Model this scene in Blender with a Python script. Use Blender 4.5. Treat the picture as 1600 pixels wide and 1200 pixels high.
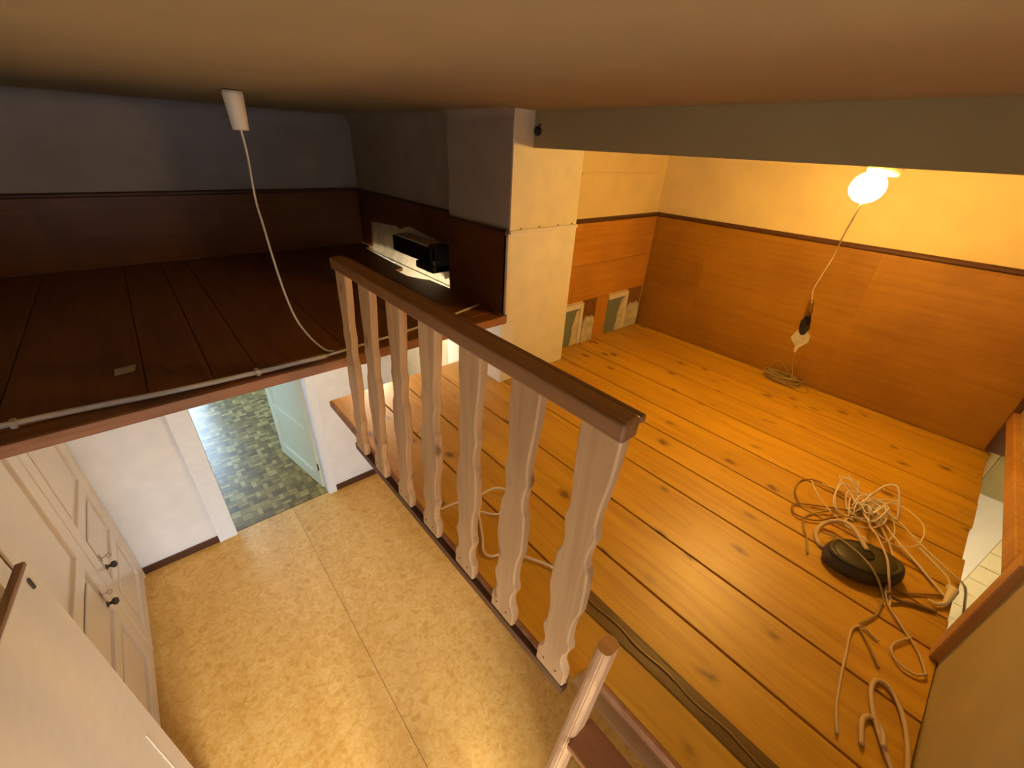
import bpy, bmesh, math, random
from mathutils import Matrix, Vector
from mathutils.geometry import tessellate_polygon
random.seed(7)
for o in list(bpy.data.objects): bpy.data.objects.remove(o)
scene = bpy.context.scene
C = scene.collection
# ------------------------------------------------------------------ camera
H = 3.42942
RW = ((0.7599430559, -0.6483038186, 0.0467836574),
      (0.2913784361, 0.4041237576, 0.8670539750),
      (-0.5810207903, -0.6452798985, 0.4960127961))
cam = bpy.data.cameras.new('camera'); co = bpy.data.objects.new('camera', cam); C.objects.link(co)
cam.sensor_fit = 'HORIZONTAL'; cam.sensor_width = 36.0; cam.lens = 36.0 * 650.4037 / 1600.0
cam.clip_start = 0.01; cam.clip_end = 100
co.matrix_world = Matrix.Translation((0, 0, H)) @ Matrix(RW).transposed().to_4x4()
scene.camera = co
# ------------------------------------------------------------------ view, world, daylight
scene.view_settings.view_transform = 'Standard'
scene.view_settings.look = 'None'
scene.view_settings.gamma = 1.0
scene.view_settings.use_curve_mapping = False
scene.view_settings.exposure = 0.0
w = bpy.data.worlds.new('world'); scene.world = w; w.use_nodes = True
bg = w.node_tree.nodes['Background']; bg.inputs[0].default_value = (0.55, 0.74, 1.0, 1); bg.inputs[1].default_value = 3.0

def area(name, loc, rot, sx, sy, power, color):
    l = bpy.data.lights.new(name, 'AREA'); l.shape = 'RECTANGLE'; l.size = sx; l.size_y = sy
    l.energy = power; l.color = color
    o = bpy.data.objects.new(name, l); C.objects.link(o); o.location = loc; o.rotation_euler = rot
    return o
R90 = math.pi / 2
# daylight coming through the hall's balcony window and through the window behind the camera
DAY_HALL = area('daylight_hall', (-0.55, 8.62, 1.55), (-R90, 0, 0), 1.15, 2.6, 165, (0.55, 0.76, 1.0))
DAY_BACK = area('daylight_back', (-0.12, -3.05, 3.35), (math.radians(55), 0, 0), 1.5, 1.2, 1200, (0.98, 0.96, 0.94))
BULB = 355.0          # emission strength of the alcove lamp globe
UNDER = 150.0         # lamp under the loft
BATH = 150.0

# ------------------------------------------------------------------ node helpers / materials
class NT:
    def __init__(s, name):
        s.m = bpy.data.materials.new(name); s.m.use_nodes = True
        s.t = s.m.node_tree; s.b = s.t.nodes['Principled BSDF']
    def n(s, typ, **kw):
        nd = s.t.nodes.new(typ)
        for k, v in kw.items():
            if k in nd.inputs: nd.inputs[k].default_value = v
            else: setattr(nd, k, v)
        return nd
    def l(s, a, b): s.t.links.new(a, b)
    def coord(s, scale, rnd=True):
        tc = s.n('ShaderNodeTexCoord'); src = tc.outputs['Object']
        if rnd:
            oi = s.n('ShaderNodeObjectInfo'); m = s.n('ShaderNodeVectorMath', operation='MULTIPLY_ADD')
            cb = s.n('ShaderNodeCombineXYZ')
            for i in range(3): s.l(oi.outputs['Random'], cb.inputs[i])
            s.l(cb.outputs[0], m.inputs[0]); m.inputs[1].default_value = (37.0, 61.0, 23.0); s.l(src, m.inputs[2]); src = m.outputs[0]
        mp = s.n('ShaderNodeMapping'); mp.inputs['Scale'].default_value = scale
        s.l(src, mp.inputs['Vector']); return mp.outputs[0]
    def noise(s, co, scale=5, detail=4, rough=.55, dist=0):
        n = s.n('ShaderNodeTexNoise'); n.inputs['Scale'].default_value = scale; n.inputs['Detail'].default_value = detail
        n.inputs['Roughness'].default_value = rough; n.inputs['Distortion'].default_value = dist
        s.l(co, n.inputs['Vector']); return n.outputs['Fac']
    def ramp(s, fac, stops):
        r = s.n('ShaderNodeValToRGB'); e = r.color_ramp.elements
        while len(e) < len(stops): e.new(.5)
        for i, (p, c) in enumerate(stops):
            e[i].position = p; e[i].color = (*c, 1) if len(c) == 3 else c
        s.l(fac, r.inputs[0]); return r.outputs[0]
    def mix(s, fac, a, b, blend='MIX'):
        m = s.n('ShaderNodeMix', data_type='RGBA', blend_type=blend)
        for i, v in ((0, fac), (6, a), (7, b)):
            if hasattr(v, 'node'): s.l(v, m.inputs[i])
            else: m.inputs[i].default_value = v if i == 0 else (*v, 1)
        return m.outputs[2]
    def bump(s, h, strength=.2, dist=.01):
        b = s.n('ShaderNodeBump'); b.inputs['Strength'].default_value = strength; b.inputs['Distance'].default_value = dist
        s.l(h, b.inputs['Height']); s.l(b.outputs[0], s.b.inputs['Normal'])
    def out(s, col, rough=.6, spec=.4):
        if hasattr(col, 'node'): s.l(col, s.b.inputs['Base Color'])
        else: s.b.inputs['Base Color'].default_value = (*col, 1)
        s.b.inputs['Roughness'].default_value = rough; s.b.inputs['Specular IOR Level'].default_value = spec
        return s.m

def wood(name, light, dark, knot, along='y', rough=.4, spec=.5, knots=.5, grain=1.0, bump=.12, kscale=1.0):
    t = NT(name)
    ax = {'x': 0, 'y': 1, 'z': 2}[along]
    sc = [14.0 * grain] * 3; sc[ax] = 0.9 * grain
    c = t.coord(tuple(sc))
    g = t.noise(c, 2.2, 6, .62, .6)
    col = t.ramp(g, [(.3, dark), (.52, light), (.75, tuple(min(1, v * 1.12) for v in light))])
    sc2 = [2.4] * 3; sc2[ax] = .8
    big = t.noise(t.coord(tuple(sc2)), 1.5, 3)
    col = t.mix(.6, col, t.ramp(big, [(.3, (.62, .55, .5)), (.65, (1, 1, 1))]), 'MULTIPLY')
    if knots > 0:
        sc3 = [5.2 * kscale] * 3; sc3[ax] = 3.0 * kscale
        kc = t.coord(tuple(sc3))
        nz = t.n('ShaderNodeTexNoise'); nz.inputs['Scale'].default_value = 3.0; t.l(kc, nz.inputs['Vector'])
        ad = t.n('ShaderNodeVectorMath', operation='MULTIPLY_ADD'); t.l(nz.outputs['Color'], ad.inputs[0])
        ad.inputs[1].default_value = (.25, .25, .25); t.l(kc, ad.inputs[2])
        v = t.n('ShaderNodeTexVoronoi'); v.inputs['Scale'].default_value = 1.0; v.inputs['Randomness'].default_value = 1.0
        t.l(ad.outputs[0], v.inputs['Vector'])
        k = t.ramp(v.outputs['Distance'], [(0.0, (knots,) * 3), (.085, (knots * .9,) * 3), (.15, (knots * .25,) * 3), (.23, (0, 0, 0))])
        col = t.mix(k, col, knot)
    t.bump(g, bump, .004)
    return t.out(col, rough, spec)

def plaster(name, col, var=.06, rough=.85, scale=6, bump=.15, fine=60):
    t = NT(name); c = t.coord((1, 1, 1), False)
    a = t.noise(c, scale, 4)
    lo = tuple(max(0, v * (1 - var * 2)) for v in col); hi = tuple(min(1, v * (1 + var)) for v in col)
    cc = t.ramp(a, [(.3, lo), (.7, hi)])
    t.bump(t.noise(c, fine, 3), bump, .003)
    return t.out(cc, rough, .25)

def flat(name, col, rough=.5, spec=.4, metal=0):
    t = NT(name); c = t.coord((1, 1, 1))
    a = t.noise(c, 18, 3)
    cc = t.ramp(a, [(.3, tuple(v * .96 for v in col)), (.7, tuple(min(1, v * 1.02) for v in col))])
    m = t.out(cc, rough, spec); t.b.inputs['Metallic'].default_value = metal
    return m

def emis(name, col, strength):
    t = NT(name); t.b.inputs['Base Color'].default_value = (*[min(1, c) for c in col], 1)
    t.b.inputs['Emission Color'].default_value = (*col, 1); t.b.inputs['Emission Strength'].default_value = strength
    return t.m

M = {}
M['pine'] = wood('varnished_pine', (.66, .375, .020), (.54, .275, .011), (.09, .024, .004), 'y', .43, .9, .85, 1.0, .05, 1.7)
M['raw_pine'] = wood('raw_pine', (.55, .355, .175), (.45, .26, .115), (.12, .05, .025), 'z', .55, .35, .8, .8, .1, 2.1)
M['rail_wood'] = wood('stained_rail', (.26, .122, .042), (.165, .068, .022), (.07, .025, .01), 'y', .42, .45, .3, 1.2)
M['ladder_wood'] = wood('beech_ladder', (.56, .34, .18), (.44, .245, .12), (.2, .1, .05), 'z', .28, .55, 0, 1.4)
M['tread_wood'] = wood('ladder_tread', (.33, .13, .045), (.25, .09, .03), (.1, .04, .02), 'y', .45, .4, 0)
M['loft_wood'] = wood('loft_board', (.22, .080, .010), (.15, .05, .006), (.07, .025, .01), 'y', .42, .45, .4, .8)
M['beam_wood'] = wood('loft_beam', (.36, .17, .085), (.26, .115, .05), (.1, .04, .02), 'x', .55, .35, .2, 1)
M['frame_wood'] = wood('hatch_frame', (.52, .28, .09), (.40, .20, .06), (.15, .06, .02), 'z', .45, .4, .3, 1)
M['dark_trim'] = wood('dark_moulding', (.095, .038, .018), (.06, .022, .01), (.03, .01, .005), 'y', .45, .4, 0)
M['dark_trim_x'] = wood('dark_moulding_x', (.095, .038, .018), (.06, .022, .01), (.03, .01, .005), 'x', .45, .4, 0)

def plywood(name, a, b, ax):
    t = NT(name); sc = [1.2, 1.2, 1.2]; sc[2] = 22
    c = t.coord(tuple(sc)); g = t.noise(c, 2.0, 5, .6, .4)
    sc2 = [26, 26, 26]; sc2[2] = 1.0
    g2 = t.noise(t.coord(tuple(sc2)), 2.0, 3)
    col = t.ramp(g, [(.3, b), (.68, a)])
    col = t.mix(.12, col, t.ramp(g2, [(.3, (.6, .52, .45)), (.6, (1, 1, 1))]), 'MULTIPLY')
    big = t.noise(t.coord((1, 1, 1)), 2.6, 3)
    col = t.mix(.5, col, t.ramp(big, [(.35, (.62, .55, .5)), (.6, (1, 1, 1))]), 'MULTIPLY')
    t.bump(g2, .12, .003)
    return t.out(col, .42, .4)
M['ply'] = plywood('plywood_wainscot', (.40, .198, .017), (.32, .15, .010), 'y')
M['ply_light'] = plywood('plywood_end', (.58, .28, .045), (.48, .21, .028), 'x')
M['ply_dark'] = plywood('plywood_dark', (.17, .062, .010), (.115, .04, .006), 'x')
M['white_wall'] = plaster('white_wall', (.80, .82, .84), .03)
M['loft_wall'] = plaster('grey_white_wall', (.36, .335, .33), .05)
M['loft_side'] = plaster('loft_side_warm_tint', (.38, .30, .22), .05)  # browner copy of the loft wall, warm light mixed into its colour
M['cream_wall'] = plaster('cream_wall', (.78, .63, .33), .04, .8, 5, .2, 45)
M['cream_paper'] = plaster('cream_wallpaper', (.78, .72, .54), .04, .8, 9, .35, 120)
M['pale_paper'] = plaster('pale_wallpaper', (.82, .79, .66), .04, .8, 9, .35, 120)
M['old_plaster'] = plaster('torn_plaster', (.62, .58, .47), .16, .9, 14, .5, 40)
M['near_wall'] = plaster('near_wall', (.40, .30, .11), .05, .85, 5, .2, 60)
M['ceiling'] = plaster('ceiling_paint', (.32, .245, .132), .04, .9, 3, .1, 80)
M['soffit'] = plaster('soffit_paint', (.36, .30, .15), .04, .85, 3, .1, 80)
M['olive'] = plaster('olive_wall_shade', (.42, .38, .20), .05)  # shade on the wall behind the hatch, put into the colour
M['grey_panel'] = plaster('grey_beige_paint', (.52, .50, .40), .06)
M['white_paint'] = flat('white_gloss_paint', (.80, .77, .72), .32, .5)
M['cab_paint'] = flat('cream_gloss_paint', (.76, .67, .55), .33, .5)
M['door_paint'] = flat('pale_green_paint', (.72, .75, .53), .35, .5)
M['casing_paint'] = flat('white_casing_paint', (.80, .85, .91), .35, .5)
M['plastic_white'] = flat('white_plastic', (.74, .70, .62), .4, .4)
M['pipe'] = flat('conduit_plastic', (.62, .57, .50), .4, .4)
M['cord_beige'] = flat('beige_cable', (.62, .46, .27), .5, .4)
M['cord_white'] = flat('white_cable', (.80, .72, .60), .45, .4)
M['cord_tan'] = flat('tan_twine', (.36, .26, .11), .6, .3)
M['cord_brown'] = flat('brown_wire', (.30, .17, .06), .5, .4)
M['black'] = flat('black_plastic', (.012, .010, .010), .45, .4)
M['dark_olive'] = flat('dark_olive_plastic', (.050, .043, .020), .45, .4)
M['grey_top'] = flat('grey_beige_cover', (.60, .52, .40), .6, .3)
M['pane'] = flat('grey_green_board', (.17, .21, .19), .6, .3)
M['metal_dark'] = flat('dark_iron', (.06, .045, .035), .4, .5, .6)
M['metal'] = flat('worn_steel', (.42, .38, .30), .35, .5, .9)
M['brass'] = flat('old_brass', (.35, .24, .10), .35, .5, .9)
M['raw_edge'] = wood('raw_edge', (.30, .17, .08), (.2, .1, .045), (.1, .05, .02), 'y', .6, .3, 0)
M['tape'] = wood('grimy_joint_strip', (.17, .10, .035), (.10, .055, .018), (.05, .02, .01), 'y', .38, .5, 0, 1.5, .4)
M['tile'] = flat('cream_tile', (.80, .76, .58), .2, .5)
M['grout'] = plaster('grout', (.55, .52, .40), .05)
M['bulb'] = emis('lamp_globe', (1.0, .555, .125), BULB)
M['under'] = emis('loft_lamp_globe', (1.0, .80, .52), UNDER)
M['bath'] = emis('bath_lamp_globe', (1.0, .74, .38), BATH)

def linoleum():
    t = NT('marbled_linoleum'); c = t.coord((1, 1, 1))
    a = t.noise(c, 17, 6, .65, 1.2)
    col = t.ramp(a, [(.28, (.56, .295, .05)), (.48, (.72, .415, .105)), (.70, (.80, .53, .185))])
    big = t.noise(t.coord((3.2, .5, 1)), 1.4, 3)
    col = t.mix(.55, col, t.ramp(big, [(.35, (.80, .70, .52)), (.62, (1, 1, 1))]), 'MULTIPLY')
    v = t.noise(c, 38, 3, .6, 3.0)
    sq = t.ramp(v, [(.465, (0, 0, 0)), (.495, (.5, .5, .5)), (.525, (0, 0, 0))])
    col = t.mix(sq, col, (.36, .17, .03))
    t.bump(a, .05, .002)
    return t.out(col, .42, .4)
M['lino'] = linoleum()
def parquet():
    t = NT('parquet_block'); c = t.coord((8, 8, 8)); g = t.noise(c, 3, 4)
    oi = t.n('ShaderNodeObjectInfo')
    ge = t.n('ShaderNodeNewGeometry'); ad = t.n('ShaderNodeMath', operation='ADD'); t.l(oi.outputs['Random'], ad.inputs[0]); t.l(ge.outputs['Random Per Island'], ad.inputs[1])
    fr = t.n('ShaderNodeMath', operation='FRACT'); t.l(ad.outputs[0], fr.inputs[0])
    col = t.ramp(fr.outputs[0], [(0, (.12, .078, .02)), (.4, (.21, .145, .035)), (.75, (.30, .22, .055)), (1, (.42, .33, .11))])
    col = t.mix(.5, col, t.ramp(g, [(.3, (.7, .66, .6)), (.7, (1, 1, 1))]), 'MULTIPLY')
    return t.out(col, .3, .4)
M['parquet'] = parquet()

# ------------------------------------------------------------------ mesh helpers
ORG = {}
def link(name, bm, mat, parent=None, smooth=False):
    me = bpy.data.meshes.new(name)
    off = ORG.get(parent, Vector((0, 0, 0))) if parent else Vector((0, 0, 0))
    if off.length: bmesh.ops.translate(bm, verts=bm.verts, vec=-off)
    bmesh.ops.recalc_face_normals(bm, faces=bm.faces)
    bm.to_mesh(me); bm.free()
    if smooth:
        for p in me.polygons: p.use_smooth = True
    me.materials.append(M[mat] if isinstance(mat, str) else mat)
    o = bpy.data.objects.new(name, me); C.objects.link(o)
    if parent: o.parent = parent; ORG[o] = off
    else: ORG[o] = Vector((0, 0, 0))
    return o
def add_box(bm, x0, x1, y0, y1, z0, z1, bev=0, seg=2):
    r = bmesh.ops.create_cube(bm, size=1)
    vs = r['verts']
    for v in vs:
        v.co = Vector(((x0 + x1) / 2 + v.co.x * (x1 - x0), (y0 + y1) / 2 + v.co.y * (y1 - y0), (z0 + z1) / 2 + v.co.z * (z1 - z0)))
    if bev:
        es = list({e for v in vs for e in v.link_edges})
        bmesh.ops.bevel(bm, geom=es, offset=bev, segments=seg, affect='EDGES', profile=.5)
def box(name, x0, x1, y0, y1, z0, z1, mat, parent=None, bev=0):
    bm = bmesh.new(); add_box(bm, x0, x1, y0, y1, z0, z1, bev); return link(name, bm, mat, parent)
def boxes(name, lst, mat, parent=None, bev=0):
    bm = bmesh.new()
    for b in lst: add_box(bm, *b, bev)
    return link(name, bm, mat, parent)
def prism(name, pts, axis, a0, a1, mat, parent=None, bev=0):
    """extrude a 2-D outline along axis ('x': pts are (y,z); 'y': (x,z); 'z': (x,y))"""
    bm = bmesh.new()
    def mk(p, a): return {'x': (a, p[0], p[1]), 'y': (p[0], a, p[1]), 'z': (p[0], p[1], a)}[axis]
    A = [bm.verts.new(mk(p, a0)) for p in pts]; B = [bm.verts.new(mk(p, a1)) for p in pts]
    n = len(pts)
    for tri in tessellate_polygon([[Vector((p[0], p[1], 0)) for p in pts]]):
        bm.faces.new([A[k] for k in tri]); bm.faces.new([B[k] for k in tri][::-1])
    for i in range(n): bm.faces.new((A[i], B[i], B[(i + 1) % n], A[(i + 1) % n]))
    bm.normal_update()
    if bev:
        es = [e for e in bm.edges if (e.verts[0] in A) == (e.verts[1] in A) and not (len(e.link_faces) == 2 and abs(e.link_faces[0].normal.dot(e.link_faces[1].normal)) > .999)]
        bmesh.ops.bevel(bm, geom=es, offset=bev, segments=2, affect='EDGES', profile=.5)
    return link(name, bm, mat, parent)
def catmull(pts, sub=8, closed=False):
    P = [Vector(p) for p in pts]; out = []
    n = len(P); rng = n if closed else n - 1
    for i in range(rng):
        g = (lambda k: P[k % n]) if closed else (lambda k: P[max(0, min(n - 1, k))])
        a, b, c, d = g(i - 1), g(i), g(i + 1), g(i + 2)
        for j in range(sub):
            t = j / sub
            out.append(.5 * ((2 * b) + (c - a) * t + (2 * a - 5 * b + 4 * c - d) * t * t + (3 * b - a - 3 * c + d) * t ** 3))
    if not closed: out.append(P[-1])
    return out
def add_tube(bm, path, r, seg=8, closed=False, caps=True):
    path = [Vector(p) for p in path]; n = len(path); rings = []
    up = Vector((0.3, .2, 1)).normalized()
    for i, p in enumerate(path):
        if closed: d = path[(i + 1) % n] - path[i - 1]
        else: d = path[min(n - 1, i + 1)] - path[max(0, i - 1)]
        d.normalize() if d.length > 1e-9 else None
        a = d.cross(up)
        if a.length < 1e-4: a = d.cross(Vector((1, 0, 0)))
        a.normalize(); b = d.cross(a)
        rr = r[i] if isinstance(r, (list, tuple)) else r
        rings.append([bm.verts.new(p + (a * math.cos(2 * math.pi * k / seg) + b * math.sin(2 * math.pi * k / seg)) * rr) for k in range(seg)])
    for i in range(n if closed else n - 1):
        A, B = rings[i], rings[(i + 1) % n]
        for k in range(seg): bm.faces.new((A[k], A[(k + 1) % seg], B[(k + 1) % seg], B[k]))
    if caps and not closed: bm.faces.new(rings[0][::-1]); bm.faces.new(rings[-1])
def tube(name, pts, r, mat, parent=None, sub=8, seg=8, closed=False):
    bm = bmesh.new(); add_tube(bm, catmull(pts, sub, closed) if sub > 1 else pts, r, seg, closed); return link(name, bm, mat, parent, True)
def lathe(name, prof, centre, mat, parent=None, axis=(0, 0, 1), seg=28, smooth=True):
    bm = bmesh.new(); q = Vector((0, 0, 1)).rotation_difference(Vector(axis)).to_matrix(); c = Vector(centre); rings = []
    for r, z in prof:
        if r < 1e-5: rings.append([bm.verts.new(c + q @ Vector((0, 0, z)))])
        else: rings.append([bm.verts.new(c + q @ Vector((r * math.cos(2 * math.pi * k / seg), r * math.sin(2 * math.pi * k / seg), z))) for k in range(seg)])
    for A, B in zip(rings, rings[1:]):
        for k in range(seg):
            k2 = (k + 1) % seg
            if len(A) == 1 and len(B) == 1: continue
            if len(A) == 1: bm.faces.new((A[0], B[k2], B[k]))
            elif len(B) == 1: bm.faces.new((A[k], A[k2], B[0]))
            else: bm.faces.new((A[k], A[k2], B[k2], B[k]))
    for Rg in (rings[0], rings[-1]):
        if len(Rg) > 2: bm.faces.new(Rg)
    return link(name, bm, mat, parent, smooth)
def thing(name, loc, label, cat, group=None):
    o = bpy.data.objects.new(name, None); C.objects.link(o); o.location = loc; o.empty_display_size = .05
    ORG[o] = Vector(loc); o['label'] = label; o['category'] = cat
    if group: o['group'] = group
    return o
def tag(o, label, cat, group=None):
    o['label'] = label; o['category'] = cat
    if group: o['group'] = group
    return o
def struct(o, label, cat):
    o['kind'] = 'structure'; o['label'] = label; o['category'] = cat; return o

# ------------------------------------------------------------------ dimensions (metres, lower floor z = 0)
ZP, ZL, ZLB = 2.209, 2.619, 2.577        # right platform, loft floor, loft beam underside
ZR, ZB, ZC = 3.049, 3.426, 3.575         # dado rail, alcove ceiling, main ceiling
XC, XC2, XCR, XB, XW = 1.42, 1.525, 1.912, 1.547, 2.924
YC, YA, YD, YL, YN, YG = 1.662, 1.764, 3.80, 1.655, -.342, 2.02
XCAB = -.813

# ------------------------------------------------------------------ shell
fl = struct(box('floor', -1.3, 2.93, -2.2, 3.86, -.06, -.004, 'dark_trim'), 'subfloor under the marbled linoleum of the lower passage', 'floor')
box('linoleum_sheet', -1.0, .4145, -2.2, 3.82, -.004, 0, 'lino', fl)
box('linoleum_sheet', .4175, 2.92, -2.2, 3.82, -.004, 0, 'lino', fl)
# hall beyond the doorway, with its parquet blocks
hf = struct(box('floor', -1.6, 2.6, 3.86, 8.5, -.06, -.006, 'parquet'), 'parquet floor of the hall beyond the open doorway', 'floor')
bw, bl = .092, .046
cells = []
for j in range(0, 44):
    for i in range(-14, 18):
        x0 = i * bw - .02; y0 = 3.83 + j * bw
        cx, cy = x0 + bw / 2, y0 + bw / 2
        # keep what can be seen through the doorway
        t_ = 3.80 / cy; xd = cx * t_
        if -.16 < xd < .86 and cy < 7.3 and cx < 1.25: cells.append((x0, y0, (i + j) % 2))
cells.sort(key=lambda c: c[1])
pm = {}
def pblock(hor):
    bm = bmesh.new()
    if hor: add_box(bm, -bw / 2 + .0012, bw / 2 - .0012, -bl / 2 + .0012, bl / 2 - .0012, 0, .006)
    else: add_box(bm, -bl / 2 + .0012, bl / 2 - .0012, -bw / 2 + .0012, bw / 2 - .0012, 0, .006)
    me = bpy.data.meshes.new('parquet_block'); bm.to_mesh(me); bm.free(); me.materials.append(M['parquet']); return me
pm[0], pm[1] = pblock(0), pblock(1)
cnt = 0; rest = bmesh.new()
for x0, y0, k in cells:
    for s_ in (-1, 1):
        cx, cy = x0 + bw / 2, y0 + bw / 2
        px, py = (cx, cy + s_ * bl / 2) if k else (cx + s_ * bl / 2, cy)
        if cnt < 300:
            o = bpy.data.objects.new('parquet_block', pm[k]); C.objects.link(o); o.parent = hf; o.location = (px, py, -.006); cnt += 1
        else:
            hx, hy = (bw / 2, bl / 2) if k else (bl / 2, bw / 2)
            add_box(rest, px - hx + .0012, px + hx - .0012, py - hy + .0012, py + hy - .0012, -.006, 0)
if len(rest.verts):
    o = link('parquet_blocks', rest, 'parquet', hf); o['kind'] = 'stuff'
else: rest.free()
# far wall (doorway), seen both under and above the loft
DX0, DX1, DH = -.10, .785, 2.08
bm = bmesh.new()
add_box(bm, -1.3, DX0 - .02, YD, YD + .12, -.02, ZC + .15); add_box(bm, DX1 + .02, 2.6, YD, YD + .12, -.02, ZC + .15)
add_box(bm, DX0 - .02, DX1 + .02, YD, YD + .12, DH, ZC + .15)
wf = struct(link('wall_far', bm, 'white_wall'), 'white end wall with the open doorway under the loft', 'wall')
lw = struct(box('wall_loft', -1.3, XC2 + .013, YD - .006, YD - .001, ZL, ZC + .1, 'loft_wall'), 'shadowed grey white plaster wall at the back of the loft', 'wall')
# wainscot of the loft back wall, boards with joints
xs = [-1.29, -.42, .50, XC2 + .003]
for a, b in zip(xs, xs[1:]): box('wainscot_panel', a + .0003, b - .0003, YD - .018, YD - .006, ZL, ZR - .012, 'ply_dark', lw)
prism('dado_rail', [(YD - .034, ZR - .006), (YD - .034, ZR + .006), (YD - .024, ZR + .014), (YD - .006, ZR + .014), (YD - .006, ZR - .014), (YD - .026, ZR - .014)], 'x', -1.29, XC2 - .01, 'dark_trim_x', lw)
# left wall, behind the wardrobe
struct(box('wall_left', -1.4, -1.3, -2.2, 3.92, -.02, ZC + .15, 'white_wall'), 'left wall behind the fitted wardrobe', 'wall')
# right wall
wr = struct(box('wall_right', XW + .012, XW + .12, -2.2, 1.9, -.02, ZB + .15, 'cream_wall'), 'long cream wall of the right alcove above the wainscot', 'wall')
ys = [YN + .002, .42, 1.335, YA - .001]
for a, b in zip(ys, ys[1:]): box('wainscot_panel', XW, XW + .012, a + .0003, b - .0003, ZP, ZR - .012, 'ply', wr)
prism('dado_rail', [(XW - .018, ZR - .006), (XW - .018, ZR + .005), (XW - .008, ZR + .013), (XW + .012, ZR + .013), (XW + .012, ZR - .014), (XW - .010, ZR - .014)], 'y', YN, YA, 'dark_trim', wr) if False else None
def rail_y(y0, y1, x, parent, s=-1):
    bm = bmesh.new(); prof = [(.0, -.014), (.012, -.014), (.022, -.006), (.022, .005), (.012, .013), (0, .013)]
    A = [bm.verts.new((x + s * d, y0, ZR + z)) for d, z in prof]; B = [bm.verts.new((x + s * d, y1, ZR + z)) for d, z in prof]
    bm.faces.new(A); bm.faces.new(B[::-1])
    for i in range(6): bm.faces.new((A[i], B[i], B[(i + 1) % 6], A[(i + 1) % 6]))
    return link('dado_rail', bm, 'dark_trim', parent)
rail_y(YN, YA, XW + .008, wr)
# alcove end wall: plaster, wainscot and open bottom with framed hatches
wa = struct(box('wall_alcove', XCR - .02, XW + .02, YA + .012, YA + .11, -.02, ZB + .15, 'cream_wall'), 'cream end wall of the alcove beside the column', 'wall')
box('wainscot_panel', XCR - .015, XW - .001, YA, YA + .012, 2.775, ZR - .012, 'ply_light', wa)
box('wainscot_panel', XCR - .015, XW - .001, YA, YA + .012, 2.528, 2.772, 'ply_light', wa)
prism('dado_rail', [(YA - .010, ZR - .006), (YA - .010, ZR + .005), (YA, ZR + .013), (YA + .012, ZR + .013), (YA + .012, ZR - .014), (YA, ZR - .014)], 'x', XCR, XW, 'dark_trim_x', wa)
for z0, z1, x0, x1 in ((3.30, 3.318, 2.05, 2.88), (3.09, 3.29, 2.03, 2.05)):
    box('wall_moulding', x0, x1, YA + .004, YA + .014, z0, z1, 'cream_wall', wa, .003)
# column between loft and alcove
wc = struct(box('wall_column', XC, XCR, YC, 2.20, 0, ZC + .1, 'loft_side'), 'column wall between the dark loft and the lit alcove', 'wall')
box('column_face', XC + .004, XCR + .003, YC - .005, YC + .001, 3.062, ZC, 'cream_paper', wc)
box('column_face', XC + .003, XCR + .003, YC - .009, YC + .001, ZP, 3.045, 'pale_paper', wc)
box('column_ledge', XC - .004, XCR + .006, YC - .018, YC + .001, 3.045, 3.062, 'white_paint', wc, .003)
box('column_return', XCR - .001, XCR + .004, YC - .004, YA + .012, ZP, ZB, 'cream_paper', wc)
for xx in (1.49, 1.62, 1.76, 1.87):
    lathe('nail_head', [(.0, 0), (.004, .0), (.004, .004), (0, .005)], (xx, YC - .012, 3.066), 'metal_dark', wc, (0, -.3, 1), 8)
box('corner_bead', XC - .012, XC + .006, YC - .013, YC + .02, ZL + .005, 3.045, 'cream_paper', wc, .002)
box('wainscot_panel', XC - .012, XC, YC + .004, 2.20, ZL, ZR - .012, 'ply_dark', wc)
rail_y(YC - .002, 2.20, XC - .004, wc)
# side wall of the loft with the torn bottom of its wainscot
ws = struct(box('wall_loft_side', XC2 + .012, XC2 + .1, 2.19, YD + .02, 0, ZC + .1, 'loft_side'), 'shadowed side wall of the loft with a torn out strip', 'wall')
torn = [(2.20, ZR - .012), (2.20, 2.875), (2.36, 2.872), (2.45, 2.855), (2.60, 2.862), (2.74, 2.872), (2.90, 2.885), (2.97, 2.870), (3.05, 2.845), (3.12, 2.858), (3.22, 2.848), (3.35, 2.842),
        (3.46, 2.835), (3.565, 2.822), (3.585, 2.70), (3.60, ZL), (YD - .017, ZL), (YD - .017, ZR - .012)]
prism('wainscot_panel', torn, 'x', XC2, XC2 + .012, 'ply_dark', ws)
rail_y(2.20, YD - .02, XC2 + .006, ws)
box('plaster_strip', XC2 + .007, XC2 + .0125, 2.21, 3.60, ZL - .07, 2.90, 'old_plaster', ws)
# walls under the loft
lb = struct(box('wall_underloft', 1.383, 1.475, 1.648, 2.205, 0, ZLB - .002, 'white_wall'), 'bright white pier under the right end of the loft beam', 'wall')
box('wall_panel', XC2 - .002, XC2 + .012, 2.22, 3.18, 0, ZLB - .002, 'grey_panel', ws)
box('panel_casing', XC2 - .010, XC2 + .012, 3.18, 3.27, 0, ZLB - .002, 'casing_paint', ws, .003)
box('plaster_facing', XC2 - .001, XC2 + .012, 3.27, YD, 0, ZLB - .002, 'white_wall', ws)
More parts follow.
